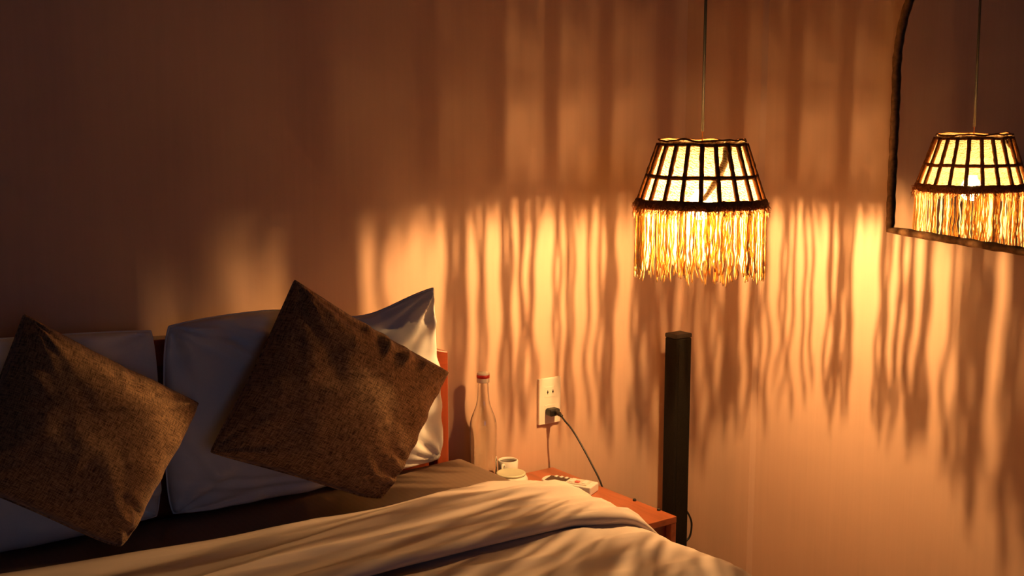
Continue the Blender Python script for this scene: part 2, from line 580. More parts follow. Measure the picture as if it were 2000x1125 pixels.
# folded-back head end: a closed padded roll of cloth lying on the duvet
V, Fc = [], []
PN = 64
def flap_section(t, yh, yf):
    """t 0..1 round the top from the head edge to the hem -> (y, h)"""
    L = yh - yf
    if t < 0.16:                      # rounded head edge
        a = PI * 0.5 * t / 0.16
        return yh - 0.055 * (1 - math.cos(a)), 0.004 + 0.044 * math.sin(a)
    if t < 0.9:
        u = (t - 0.16) / 0.74
        return lerp(yh - 0.055, yf + 0.018, u), lerp(0.048, 0.054, u)
    u = (t - 0.9) / 0.1               # rounded hem
    a = PI * u
    return yf + 0.018 - 0.018 * math.sin(a), 0.034 + 0.011 * (1 + math.cos(a))
for s in svals:
    x, z, nx, nzv = bed_path(s)
    yh = interp(x, HEAD_X, HEAD_Y) + 0.012 * nz(x * 5, 1.0)
    yf = interp(x + 0.0, FOLD_X, FOLD_Y) + 0.008 * nz(x * 4, 7.7)
    edge = 1.0 if s < 0.02 else max(0.8, 1 - (s - 0.02) * 4)
    side = 0.024 * min(1, max(0, (s - 0.05) / 0.08))
    for j in range(PN + 1):
        t = j / PN
        y, h = flap_section(t, yh, yf)
        m = min(1, t / 0.2) * min(1, (1 - t) / 0.14)
        w = rumple(x * 1.0 + 5.0 - (z - 0.57), y) * 1.25 - 0.004
        w += 0.010 * max(0, 1 - abs(nz(x * 1.1 + y * 5.0, y * 7 - x * 1.4, 3.3)) * 3.0) * m
        V.append((x + nx * (h * edge + side + w * m), y, z + nzv * (h * edge + side + w * m)))
for i in range(SN):
    for j in range(PN):
        a = i * (PN + 1) + j
        Fc.append((a, a + 1, a + PN + 2, a + PN + 1))
flap = mk('folded_flap', V, Fc, M['duvet'], duvet, True)
md = flap.modifiers.new('thickness', 'SOLIDIFY')
md.thickness = 0.008
md.offset = -1

# ------------------------------------------------------------------ pillows and cushions
def pillow(name, label, cat, corners, thick, mat, seed, group, conc=0.07, power=0.5, n=56, wr=0.010, ear=0.0, sag=0.0, back=1.0, seam=True, seam_mat=None, rnd_c=(0, 0, 0, 0), curl=None, folds=(), dip=0.0):
    TL, TR, BR, BL = [Vector(c) for c in corners]
    base = (BL + BR) / 2
    root = thing(name, label, cat, base, group)
    nrm = ((TR - TL) + (BR - BL)).cross((TL - BL) + (TR - BR)).normalized()
    if nrm.y > 0:
        nrm = -nrm
    ctr = (TL + TR + BL + BR) / 4
    def pt(u, v):
        cu = conc * (1 - v * v)
        cv = conc * (1 - u * u)
        uu = u * (1 - cu * u * u)
        vv = v * (1 - cv * v * v)
        a, b = (uu + 1) / 2, (vv + 1) / 2
        p = TL.lerp(TR, a).lerp(BL.lerp(BR, a), b)
        for (su, sv), cr in zip(((-1, -1), (1, -1), (1, 1), (-1, 1)), rnd_c):
            w = (max(0, (1 + su * u) / 2) * max(0, (1 + sv * v) / 2)) ** 7
            p = p.lerp(ctr, cr * w)
        if dip:
            p = p - Vector((0, 0, dip * math.exp(-((u - 0.40) / 0.42) ** 2) * max(0, (1 - v) / 2) ** 3))
        if curl:
            p = p + Vector(curl) * (max(0, (1 + u) / 2) ** 4 * max(0, (1 - v) / 2) ** 2)
        return p
    def puff(u, v, side):
        e = max(0, 1 - u * u) ** power * max(0, 1 - v * v) ** power
        q = e * thick * (1 + sag * v)
        edge = 1 - min(1, e * 1.25)
        w = 0.0
        for k, (cu, cv) in enumerate(((-1, -1), (1, -1), (1, 1), (-1, 1))):
            du, dv = u - cu, v - cv
            d = math.hypot(du, dv)
            ang = math.atan2(dv * -cv, du * -cu)
            w += math.exp(-d / 0.55) * nz(ang * 4.2 + k * 7, d * 0.9, seed + side) * 1.6
        for k, (a, dist) in enumerate(((u, 1 - abs(v)), (v, 1 - abs(u)))):
            w += math.exp(-dist / 0.28) * nz(a * 5.5 + 11 * k, dist * 1.2 + (3 if (v if k == 0 else u) > 0 else 0), seed * 1.7 + side) * 0.9
        w += 0.35 * nz(u * 2.2, v * 2.2, seed + 5) + 0.2 * nz(u * 6, v * 6, seed + 8)
        f = 0.0
        if side == 1:
            for (u0, v0, ang, ln, wd, am) in folds:      # single creases: centre, direction, half length, half width, height
                c_, s_ = math.cos(math.radians(ang)), math.sin(math.radians(ang))
                a = (u - u0) * c_ + (v - v0) * s_
                b = -(u - u0) * s_ + (v - v0) * c_ + 0.10 * a * a
                f += am * math.exp(-(a / ln) ** 2) * (math.exp(-(b / wd) ** 2) - 0.6 * math.exp(-((b - 1.7 * wd) / wd) ** 2))
        return q + wr * w * min(1, e * 3.0) + f * min(1, e * 3.0)
    V, UV, Fc = [], [], []
    def warp(i):
        x = i / n * 2 - 1
        return math.sin(x * PI / 2) * 0.65 + x * 0.35
    idx = {}
    for side in (1, -1):
        for j in range(n + 1):
            for i in range(n + 1):
                border = i in (0, n) or j in (0, n)
                if side == -1 and border:
                    idx[(side, i, j)] = idx[(1, i, j)]
                    continue
                u, v = warp(i), warp(j)
                h = 0 if border else puff(u, v, side) * (1 if side == 1 else back)
                V.append(pt(u, v) + nrm * h * side)
                UV.append((u * 0.5 + 0.5, v * 0.5 + 0.5))
                idx[(side, i, j)] = len(V) - 1
    for side in (1, -1):
        for j in range(n):
            for i in range(n):
                q = (idx[(side, i, j)], idx[(side, i + 1, j)], idx[(side, i + 1, j + 1)], idx[(side, i, j + 1)])
                Fc.append(q if side == 1 else q[::-1])
    o = mk('filled_cover', V, Fc, mat, root, True, UV)
    if seam:
        ring = [pt(warp(i), -1) for i in range(n)] + [pt(1, warp(i)) for i in range(n)] + [pt(warp(n - i), 1) for i in range(n)] + [pt(-1, warp(n - i)) for i in range(n)]
        v, f = tube_vf(ring, seam, 6, True)
        uvs = [(0.5 + 0.002 * (k % 6), (k // 6) * 0.004) for k in range(len(v))]
        mk('seam', v, f, seam_mat or mat, root, True, uvs)
    return root

GP = 'white sleeping pillows against the headboard'
GC = 'brown linen cushions on the bed'
pillow('pillow', 'white pillow with an upturned pointed corner, near the bottle side of the bed', 'pillow',
       [(-1.545, -0.150, 0.965), (-0.903, -0.135, 0.982), (-0.905, -0.160, 0.576), (-1.558, -0.165, 0.570)], 0.062, M['white_cotton'], 3.3, GP,
       conc=0.02, power=0.34, wr=0.017, sag=0.15, back=0.5, seam=0.0022, rnd_c=(0.06, 0.0, 0.05, 0.06), curl=(-0.100, -0.145, 0.024), dip=0.042,
       folds=((-0.62, -0.70, 50, 0.22, 0.035, 0.010), (-0.45, -0.72, 56, 0.26, 0.035, 0.012), (-0.30, -0.70, 40, 0.30, 0.040, 0.012), (-0.15, -0.60, 30, 0.30, 0.05, 0.010),
              (-0.55, 0.62, 12, 0.40, 0.045, 0.010), (-0.35, 0.78, 8, 0.45, 0.035, 0.009), (-0.85, -0.55, 75, 0.25, 0.04, 0.008), (-0.78, 0.45, 70, 0.3, 0.04, 0.008)))
pillow('pillow', 'white pillow behind the left cushion, farthest from the lamp', 'pillow',
       [(-2.20, -0.150, 0.975), (-1.550, -0.140, 0.952), (-1.560, -0.165, 0.576), (-2.22, -0.165, 0.576)], 0.060, M['white_cotton'], 8.1, GP,
       conc=0.0, power=0.34, wr=0.014, sag=0.15, back=0.5, seam=0.0022, rnd_c=(0.08, 0.03, 0.04, 0.08),
       folds=((0.80, 0.62, 25, 0.25, 0.04, 0.008), (0.86, 0.30, 80, 0.3, 0.05, 0.007)))
pillow('cushion', 'square brown linen cushion standing on its corner nearer the lamp', 'cushion',
       [(-1.300, -0.235, 1.042), (-0.965, -0.290, 0.817), (-1.172, -0.365, 0.576), (-1.522, -0.305, 0.733)], 0.080, M['brown_linen'], 1.4, GC,
       conc=0.060, power=0.42, wr=0.017, back=0.42, seam=0.0025, rnd_c=(0.03, 0.035, 0.10, 0.05),
       folds=((0.10, -0.80, 80, 0.20, 0.055, 0.016), (0.34, -0.82, 96, 0.20, 0.05, 0.014), (-0.12, -0.84, 86, 0.14, 0.045, 0.008), (0.60, -0.86, 92, 0.14, 0.045, 0.008),
              (0.80, 0.50, 10, 0.22, 0.05, 0.016), (0.78, 0.72, -8, 0.24, 0.05, 0.016), (0.84, 0.30, 8, 0.16, 0.04, 0.009), (-0.75, -0.75, 45, 0.25, 0.06, 0.008)))
pillow('cushion', 'square brown linen cushion standing on its corner at the dark left edge', 'cushion',
       [(-1.811, -0.235, 1.022), (-1.510, -0.270, 0.824), (-1.690, -0.350, 0.585), (-1.955, -0.300, 0.764)], 0.100, M['brown_linen'], 6.2, GC,
       conc=0.060, power=0.38, wr=0.015, back=0.32, seam=0.0025, rnd_c=(0.03, 0.04, 0.10, 0.05),
       folds=((0.80, 0.70, 0, 0.2, 0.05, 0.012), (0.05, -0.84, 84, 0.16, 0.05, 0.009), (0.82, 0.45, 12, 0.18, 0.045, 0.010)))

# ------------------------------------------------------------------ nightstand
NX0, NX1, NY0, NY1, NZ = -0.769, -0.478, -0.484, -0.016, 0.45
ns = thing('nightstand', 'low orange-red wooden nightstand with open front between bed and speaker', 'nightstand', ((NX0 + NX1) / 2, (NY0 + NY1) / 2, 0))
box('top_board', (NX0, NX1, NY0, NY1, NZ - 0.016, NZ), M['redwood'], ns, 0.0015)
for xa, xb in ((NX0, NX0 + 0.016), (NX1 - 0.016, NX1)):
    box('side_panel', (xa, xb, NY0 + 0.001, NY1, 0, NZ - 0.016), M['redwood'], ns, 0.0015)
box('back_panel', (NX0 + 0.016, NX1 - 0.016, NY1 - 0.012, NY1, 0.02, NZ - 0.016), M['redwood'], ns)
box('drawer_front', (NX0 + 0.018, NX1 - 0.018, NY0 + 0.016, NY0 + 0.032, 0.27, NZ - 0.020), M['cherry_x'], ns, 0.002)
box('shelf', (NX0 + 0.016, NX1 - 0.016, NY0 + 0.02, NY1 - 0.012, 0.24, 0.256), M['redwood'], ns)
box('bottom_board', (NX0 + 0.016, NX1 - 0.016, NY0 + 0.01, NY1 - 0.012, 0.05, 0.066), M['redwood'], ns)
for yy in (-0.345, -0.430):
    v, f = lathe_vf([(0, NZ - 0.002), (0.0045, NZ - 0.002), (0.0045, NZ + 0.003), (0.003, NZ + 0.005), (0, NZ + 0.005)], (NX1 - 0.006, yy), 12)
    o = mk('edge_peg', v, f, M['black'], ns, True)

# ------------------------------------------------------------------ bottle
bx, by, bz = -0.729, -0.062, NZ
bot = thing('glass_bottle', 'clear glass bottle with red and white cap on the nightstand', 'bottle', (bx, by, bz))
outer = [(0.0, 0.003), (0.026, 0.0), (0.031, 0.002), (0.033, 0.008), (0.0335, 0.06), (0.0335, 0.158), (0.0325, 0.170), (0.029, 0.184),
         (0.0235, 0.198), (0.0185, 0.212), (0.0155, 0.226), (0.0140, 0.244), (0.0130, 0.268), (0.0130, 0.284)]
inner = [(0.0110, 0.284), (0.0110, 0.268), (0.0120, 0.244), (0.0135, 0.226), (0.0165, 0.212), (0.0215, 0.198), (0.027, 0.184), (0.0305, 0.170),
         (0.0315, 0.158), (0.0315, 0.060), (0.031, 0.012), (0.026, 0.008), (0.0, 0.009)]
v, f = lathe_vf([(r, z + bz) for r, z in outer + inner], (bx, by), 40)
mk('glass_body', v, f, M['glass'], bot, True)
v, f = lathe_vf([(0.0132, bz + 0.2845), (0.0132, bz + 0.270), (0.0152, bz + 0.270), (0.0155, bz + 0.272), (0.0155, bz + 0.292), (0.0145, bz + 0.294), (0, bz + 0.2945)], (bx, by), 32)
cap = mk('cap', v, f, M['ivory'], bot, True)
v, f = lathe_vf([(0.0154, bz + 0.2815), (0.0160, bz + 0.2815), (0.0160, bz + 0.2895), (0.0154, bz + 0.2895)], (bx, by), 32)
tag(mk('cap_band', v, f, M['red'], cap, True), 'red band around the cap')

# ------------------------------------------------------------------ cup and covered bowl
cx, cy = -0.655, -0.062
cup = thing('cup', 'small white cup of dark coffee behind the pale green bowl', 'cup', (cx, cy, NZ))
v, f = lathe_vf([(0, NZ + 0.001), (0.017, NZ), (0.020, NZ + 0.004), (0.0245, NZ + 0.03), (0.0255, NZ + 0.061), (0.0235, NZ + 0.0625),
                 (0.0215, NZ + 0.060), (0.021, NZ + 0.03), (0.016, NZ + 0.008), (0, NZ + 0.006)], (cx, cy), 32)
mk('cup_body', v, f, M['ceramic'], cup, True)
v, f = lathe_vf([(0, NZ + 0.0572), (0.0212, NZ + 0.0575), (0.0212, NZ + 0.054), (0, NZ + 0.053)], (cx, cy), 28)
mk('coffee', v, f, M['coffee'], cup, True)
hd = Vector((-0.86, -0.5, 0)).normalized()
hp = [Vector((cx, cy, NZ)) + hd * d + Vector((0, 0, z)) for d, z in ((0.0235, 0.054), (0.032, 0.056), (0.037, 0.046), (0.036, 0.032), (0.030, 0.022), (0.0225, 0.021))]
v, f = tube_vf(catmull(hp, 5), 0.0036, 8)
mk('handle', v, f, M['ceramic'], cup, True)

gx, gy = -0.700, -0.138
bowl = thing('bowl', 'squat round pale green bowl with flat lid beside the bottle', 'bowl', (gx, gy, NZ))
v, f = lathe_vf([(0, NZ + 0.001), (0.024, NZ), (0.028, NZ + 0.003), (0.040, NZ + 0.016), (0.0435, NZ + 0.030), (0.041, NZ + 0.043), (0.0365, NZ + 0.051),
                 (0.0345, NZ + 0.051), (0.038, NZ + 0.042), (0.040, NZ + 0.030), (0.036, NZ + 0.016), (0, NZ + 0.006)], (gx, gy), 36)
mk('bowl_body', v, f, M['ceramic'], bowl, True)
v, f = lathe_vf([(0, NZ + 0.0515), (0.0345, NZ + 0.0512), (0.0362, NZ + 0.053), (0.0358, NZ + 0.056), (0.033, NZ + 0.0573), (0.031, NZ + 0.0565), (0, NZ + 0.0562)], (gx, gy), 36)
tag(mk('lid', v, f, M['celadon'], bowl, True), 'flat pale green lid')

# ------------------------------------------------------------------ remote control and phone
def frame_vf(v, o, ang):
    c, s = math.cos(ang), math.sin(ang)
    return [(o[0] + c * x - s * y, o[1] + s * x + c * y, o[2] + z) for x, y, z in v]
ra = math.atan2(-0.115, 0.059)            # long axis of the remote
ro = (-0.560, -0.186, NZ)
rem = thing('remote_control', 'white remote control with dark panel and pink button on the nightstand', 'remote control', ro)
def rbox(name, b, mat, parent, bev=0.0):
    v, f = box_vf(*b)
    o = mk(name, frame_vf(v, ro, ra), f, mat, parent)
    if bev: bevel(o, bev, 3)
    return o
# rounded far end, square near end
out = []
L2, W2 = 0.070, 0.026
for k in range(13):
    a = PI / 2 + PI * k / 12
    out.append((-L2 + 0.020 + 0.020 * math.cos(a), W2 * math.sin(a)))
out += [(L2, -W2), (L2, W2)]
V = [(x, y, 0.0) for x, y in out] + [(x, y, 0.022) for x, y in out]
n = len(out)
Fc = [tuple(range(n))[::-1], tuple(range(n, 2 * n))] + [(i, (i + 1) % n, n + (i + 1) % n, n + i) for i in range(n)]
body = bevel(mk('body', frame_vf(V, ro, ra), Fc, M['white_pl'], rem), 0.003, 3)
pan = rbox('dark_panel', (-0.056, -0.004, -0.020, 0.020, 0.0215, 0.0228), M['panel_dark'], rem, 0.0004)
for i in range(3):
    rbox('panel_tooth', (-0.043 + i * 0.014, -0.037 + i * 0.014, 0.009, 0.0205, 0.0222, 0.0252), M['white_pl'], pan, 0.001)
kp = rbox('key_plate', (0.002, 0.056, -0.019, 0.020, 0.0215, 0.0245), M['key'], rem, 0.0015)
tag(rbox('button', (0.022, 0.034, -0.014, -0.003, 0.0240, 0.0285), M['pink'], rem, 0.002), 'pink button')
rbox('button', (0.006, 0.016, -0.013, 0.015, 0.0240, 0.0265), M['white_pl'], rem, 0.0015)
rbox('button', (0.040, 0.051, -0.013, 0.015, 0.0240, 0.0265), M['white_pl'], rem, 0.0015)

ph = thing('phone', 'dark flat phone lying beside the white remote, half hidden by the duvet', 'phone', (-0.602, -0.245, NZ))
box('phone_body', (-0.640, -0.566, -0.312, -0.178, NZ + 0.0002, NZ + 0.008), M['phone'], ph, 0.002)
box('green_mark', (-0.580, -0.571, -0.226, -0.205, NZ + 0.0079, NZ + 0.0088), M['green'], ph)

# ------------------------------------------------------------------ wall outlet, plug and cord
ox, oz = -0.4835, 0.628
so = thing('wall_outlet', 'ivory double socket plate on the wall above the nightstand', 'outlet', (ox, 0, oz - 0.061))
bevel(box('plate', (ox - 0.0355, ox + 0.0355, -0.010, -0.0005, oz - 0.061, oz + 0.061), M['ivory'], so), 0.002, 3)
for zc in (0.652, 0.604):
    ins = box('socket_insert', (ox - 0.017, ox + 0.017, -0.0108, -0.0095, zc - 0.014, zc + 0.014), M['ivory'], so, 0.0004)
    for dx in (-0.0085, 0.0085):
        v, f = tube_vf([(ox + dx, -0.0112, zc), (ox + dx, -0.0100, zc)], 0.0026, 10)
        mk('socket_hole', v, f, M['black'], ins)
        box('socket_slot', (ox + dx - 0.0010, ox + dx + 0.0010, -0.01115, -0.0100, zc - 0.005, zc + 0.005), M['black'], ins)
pc = thing('power_cord', 'black plug and cord hanging from the ivory wall socket', 'power cord', (-0.47, -0.2, 0.0))
box('plug', (ox - 0.0165, ox + 0.0145, -0.036, -0.0112, 0.592, 0.611), M['black'], pc, 0.004)
v, f = tube_vf(catmull([(ox + 0.002, -0.034, 0.602), (ox + 0.001, -0.046, 0.601), (ox, -0.060, 0.597)], 4), [0.0072] * 3 + [0.006] * 3 + [0.0042] * 3, 10)
mk('strain_relief', v, f, M['black'], pc, True)
v, f = tube_vf(catmull([(-0.4835, -0.056, 0.599), (-0.4835, -0.072, 0.588), (-0.480, -0.095, 0.572), (-0.478, -0.123, 0.547), (-0.472, -0.167, 0.496), (-0.466, -0.203, 0.444),
                        (-0.462, -0.225, 0.37), (-0.460, -0.235, 0.25), (-0.458, -0.235, 0.10), (-0.44, -0.22, 0.012), (-0.38, -0.16, 0.006), (-0.28, -0.10, 0.006)], 7), 0.0024, 8)
mk('cable', v, f, M['black'], pc, True)

# ------------------------------------------------------------------ standing soundbar
sp = thing('tower_speaker', 'slim black tower speaker standing in the corner of the room', 'speaker', (-0.130, -0.115, 0))
def rot_box(name, b, mat, parent, bev):
    return box(name, b, mat, parent, bev)
rot_box('cabinet', (-0.158, -0.102, -0.138, -0.092, 0.004, 0.774), M['speaker'], sp, 0.004)
rot_box('top_cap', (-0.1585, -0.1015, -0.1385, -0.0915, 0.774, 0.786), M['speaker_cap'], sp, 0.003)
rot_box('base_cap', (-0.160, -0.100, -0.140, -0.090, 0.0, 0.012), M['speaker_cap'], sp, 0.003)
rot_box('grille_strip', (-0.150, -0.110, -0.1395, -0.137, 0.03, 0.76), M['speaker'], sp, 0.0008)
v, f = tube_vf([(-0.101, -0.118, 0.725), (-0.095, -0.118, 0.725)], 0.006, 12)
mk('knob', v, f, M['black'], sp)
v, f = tube_vf(catmull([(-0.103, -0.115, 0.285), (-0.088, -0.118, 0.280), (-0.072, -0.122, 0.245), (-0.075, -0.120, 0.205), (-0.092, -0.115, 0.188), (-0.103, -0.112, 0.180)], 7), 0.0028, 8)
mk('cable_loop', v, f, M['black'], sp, True)
v, f = tube_vf(catmull([(-0.092, -0.108, 0.188), (-0.078, -0.105, 0.160), (-0.074, -0.10, 0.10), (-0.06, -0.08, 0.02), (-0.05, -0.06, 0.006)], 6), 0.0022, 8)
mk('cable', v, f, M['brass'], sp, True)

# ------------------------------------------------------------------ arched mirror on the right-hand wall
mroot = thing('wall_mirror', 'arched wall mirror in a brown wrapped rattan frame reflecting the lamp', 'mirror', (-0.034, -0.692, 1.100))
# local plane: a = across (towards -y), b = up; slightly crooked and leaning forward at the top
mrot = math.radians(3.2)
mlean = math.radians(0.4)
MO = Vector((-0.029, -0.697, 1.103))
myaw = math.radians(-2.5)
ea = Vector((0, -math.cos(mrot), -math.sin(mrot)))
eb = Vector((0, 0, 1))          # hand-made frame: its uprights hang plumb although the bottom slopes
Rl = Matrix.Rotation(-mlean, 3, 'Y')
Ry = Matrix.Rotation(myaw, 3, 'Z')
ea, eb = Ry @ (Rl @ ea), Ry @ (Rl @ eb)
en = ea.cross(eb).normalized()
if en.x > 0: en = -en
MWd, MSt = 0.76, 0.375
def mpt(a, b, c=0.0):
    return MO + ea * a + eb * b + en * c
outl = [(0.0, 0.0)] + [(0.0, MSt * k / 8) for k in range(1, 9)]
rr = MWd / 2
for k in range(1, 33):
    a = PI - PI * k / 32
    outl.append((rr + rr * math.cos(a), MSt + rr * math.sin(a)))
outl += [(MWd, MSt * (1 - k / 8)) for k in range(1, 9)]
nb = 14
outl += [(MWd * (1 - k / nb), 0.0) for k in range(1, nb)]
path = []
for i, (a, b) in enumerate(outl):
    path.append(mpt(a + 0.0022 * nz(i * 0.7, 3.0), b + 0.0022 * nz(i * 0.9, 8.0), 0.004))
fine = []
for i in range(len(path)):
    for k in range(3):
        fine.append(path[i].lerp(path[(i + 1) % len(path)], k / 3))
rad = [0.0082 + 0.0008 * math.sin(i * 2.1) + 0.0010 * nz(i * 0.5, 2.0) for i in range(len(fine))]
v, f = tube_vf(fine, rad, 10, True)
mk('frame', v, f, M['rattan'], mroot, True)
V = [mpt(a, b, 0.001) for a, b in outl] + [mpt(a, b, -0.004) for a, b in outl]
n = len(outl)
mk('mirror_glass', V, [tuple(range(n)), tuple(range(2 * n - 1, n - 1, -1))] + [(i, (i + 1) % n, n + (i + 1) % n, n + i) for i in range(n)], M['mirror'], mroot)
V = [mpt(a, b, -0.005) for a, b in outl] + [mpt(a, b, -0.012) for a, b in outl]
mk('backing_board', V, [tuple(range(n)), tuple(range(2 * n - 1, n - 1, -1))] + [(i, (i + 1) % n, n + (i + 1) % n, n + i) for i in range(n)], M['backing'], mroot)

# ------------------------------------------------------------------ pendant lamp
LXc, LYc = -0.492, -0.552
ZT, ZM, ZB = 1.300, 1.233, 1.180      # top, middle and bottom rings
RT, RB = 0.0905, 0.131
def rad_at(z):
    return lerp(RT, RB, (ZT - z) / (ZT - ZB))
RMid = rad_at(ZM)
lamp = thing('pendant_lamp', 'lit pendant lamp with brown ribbed woven shade and long cream fringe', 'lamp', (LXc, LYc, ZB))
LC = Vector((LXc, LYc, 0))
def ring_pts(r, z, n=96, jr=0.0, jz=0.0, seed=0.0):
    out = []
    for k in range(n):
        t = 2 * PI * k / n
        rj = r + jr * nz(math.cos(t) * 3, math.sin(t) * 3, seed)
        zj = z + jz * nz(math.cos(t) * 3 + 9, math.sin(t) * 3, seed)
        out.append(LC + Vector((rj * math.cos(t), rj * math.sin(t), zj)))
    return out
def twine_ring(name, r, z, rad, seed, jr=0.002, jz=0.002, mat=None):
    pts = ring_pts(r, z, 120, jr, jz, seed)
    rads = [rad * (1 + 0.22 * nz(k * 0.8, seed)) for k in range(len(pts))]
    v, f = tube_vf(pts, rads, 8, True)
    return mk(name, v, f, mat or M['twine'], lamp, True)
twine_ring('top_ring', RT, ZT, 0.0034, 1.0)
twine_ring('middle_ring', RMid + 0.002, ZM, 0.0046, 2.0)
twine_ring('bottom_ring', RB + 0.002, ZB, 0.0050, 3.0)
# ribs: one mesh, turned around the axis
NR = 21
A0 = math.atan2(-2.338 - LYc, -2.266 - LXc)      # first rib faces the bed side of the room
rib_me = []
for q in range(3):
    pts, rads = [], []
    for k in range(15):
        z = lerp(ZT + 0.002, ZB - 0.004, k / 14)
        pts.append(Vector((rad_at(z) + 0.003, 0.0012 * nz(k * 0.5, q * 5.0), z - ZB)))
        rads.append(0.0050 * (1 + 0.25 * nz(k * 0.9, q * 3.0 + 1)))
    v, f = tube_vf(pts, rads, 8)
    me = bpy.data.meshes.new('rib')
    me.from_pydata([tuple(p) for p in v], [], f)
    me.polygons.foreach_set('use_smooth', [True] * len(me.polygons))
    me.materials.append(M['twine'])
    rib_me.append(me)
for k in range(NR):
    o = link('rib', rib_me[k % 3], None, lamp)
    o.rotation_euler.z = A0 + 2 * PI * k / NR + 0.012 * nz(k * 1.3)
# cloth panels between the ribs
pan_me = []
for (za, zb) in ((ZT, ZM), (ZM, ZB)):
    for q in range(3):
        V, Fc = [], []
        nu, nv = 7, 7
        for j in range(nv + 1):
            z = lerp(za, zb, j / nv)
            for i in range(nu + 1):
                t = (i / nu - 0.5) * 2 * PI / NR * 1.02
                bulge = -0.003 + 0.0022 * nz(i * 0.7 + q * 9, j * 0.7, za)
                r = rad_at(z) + bulge
                V.append((r * math.cos(t), r * math.sin(t), z - ZB))
        for j in range(nv):
            for i in range(nu):
                a = j * (nu + 1) + i
                Fc.append((a, a + 1, a + nu + 2, a + nu + 1))
        me = bpy.data.meshes.new('shade_panel')
        me.from_pydata(V, [], Fc)
        me.polygons.foreach_set('use_smooth', [True] * len(me.polygons))
        me.materials.append(M['net'])
        pan_me.append(me)
OPEN_CELLS = ((60, 97, 'net_open'), (-25, 59, 'net_mid'), (97, 112, 'net_mid'))   # the net is thinner here
for row in (0, 1):
    for k in range(NR):
        o = link('shade_panel', pan_me[row * 3 + (k * 2 + row) % 3], None, lamp)
        o.rotation_euler.z = A0 + 2 * PI * (k + 0.5) / NR
        az = (math.degrees(o.rotation_euler.z) + 180) % 360 - 180
        for lo, hi, mn in OPEN_CELLS:
            if lo < az < hi:
                o.material_slots[0].link = 'OBJECT'
                o.material_slots[0].material = M[mn]
# wavy cloth collar standing above the top ring, bound with twine
V, Fc, top = [], [], []
n = 140
for k in range(n):
    t = 2 * PI * k / n
    hgt = 0.006 + 0.004 * (1 + 1.6 * nz(math.cos(t) * 3.3, math.sin(t) * 3.3, 6.6))
    for (dr, zz) in ((-0.001, ZT - 0.002), (0.001 + 0.004 * nz(t * 3, 2), ZT + hgt)):
        V.append(LC + Vector(((RT + dr) * math.cos(t), (RT + dr) * math.sin(t), zz)))
    top.append(V[-1])
for k in range(n):
    a, b = 2 * k, 2 * ((k + 1) % n)
    Fc.append((a, b, b + 1, a + 1))
mk('shade_collar', V, Fc, M['net'], lamp, True)
v, f = tube_vf(top, [0.0022 * (1 + 0.4 * nz(k * 0.4, 4.0)) for k in range(n)], 6, True)
mk('collar_edge', v, f, M['twine'], lamp, True)
# bunched scrap of darker cloth running down inside the shade, right of the middle
V, Fc = [], []
nn = 16
dA = math.radians(1)
for j in range(nn + 1):
    u = j / nn
    z = lerp(ZT - 0.004, ZB + 0.008, u)
    ac = A0 + math.radians(lerp(38, 2, u ** 1.1))
    wdt = math.radians(lerp(13, 6, u) * (1 + 0.35 * nz(u * 5, 1.0)))
    for i in range(6):
        t = ac + (i / 5 - 0.5) * wdt
        r = rad_at(z) - 0.009 + 0.006 * nz(i * 0.9, j * 0.8, 2.0)
        V.append(LC + Vector((r * math.cos(t), r * math.sin(t), z)))
for j in range(nn):
    for i in range(5):
        a = j * 6 + i
        Fc.append((a, a + 1, a + 7, a + 6))
mk('cloth_scrap', V, Fc, M['net'], lamp, True)
v, f = tube_vf([V[j * 6 + 2] + Vector((0, 0, 0)) for j in range(nn + 1)], [0.0055 * (1 - 0.6 * j / nn) for j in range(nn + 1)], 6)
mk('cloth_knot', v, f, M['twine'], lamp, True)

# fringe: padded band and its strands
FR = 0.1365
pts = ring_pts(FR, ZB - 0.004, 160, 0.003, 0.003, 4.4)
band_v, band_f = [], []
n = len(pts)
SD = 10
for k, p in enumerate(pts):
    t = 2 * PI * k / n
    er = Vector((math.cos(t), math.sin(t), 0))
    for q in range(SD):
        a = 2 * PI * q / SD
        rr_ = 1 + 0.22 * nz(k * 0.6, q * 1.1, 5.0)
        band_v.append(p + er * 0.0048 * rr_ * math.cos(a) + Vector((0, 0, 0.0105 * rr_ * math.sin(a))))
for k in range(n):
    for q in range(SD):
        q2 = (q + 1) % SD
        k2 = (k + 1) % n
        band_f.append((k * SD + q, k * SD + q2, k2 * SD + q2, k2 * SD + q))
band = mk('fringe_band', band_v, band_f, M['twine'], lamp, True)
# fuzz: short curled fibres round the band
parts = []
for k in range(1100):
    t = rnd.uniform(0, 2 * PI)
    er = Vector((math.cos(t), math.sin(t), 0))
    et = Vector((-math.sin(t), math.cos(t), 0))
    z0 = ZB - 0.004 + rnd.uniform(-0.014, 0.004)
    p0 = LC + er * (FR + rnd.uniform(-0.003, 0.005)) + Vector((0, 0, z0))
    sg = rnd.choice((-1, 1))
    p1 = p0 + er * rnd.uniform(0.001, 0.007) + et * sg * rnd.uniform(0.001, 0.006) + Vector((0, 0, rnd.uniform(-0.012, 0.001)))
    p2 = p1 + er * rnd.uniform(-0.003, 0.003) + et * sg * rnd.uniform(0.000, 0.006) + Vector((0, 0, rnd.uniform(-0.013, 0.002)))
    parts.append(tube_vf([p0, p1, p2], [0.0011, 0.0009, 0.0004], 3, False, False))
v, f = join_vf(parts)
o = mk('band_fuzz', v, f, M['twine_red'], lamp, True)
o['kind'] = 'stuff'
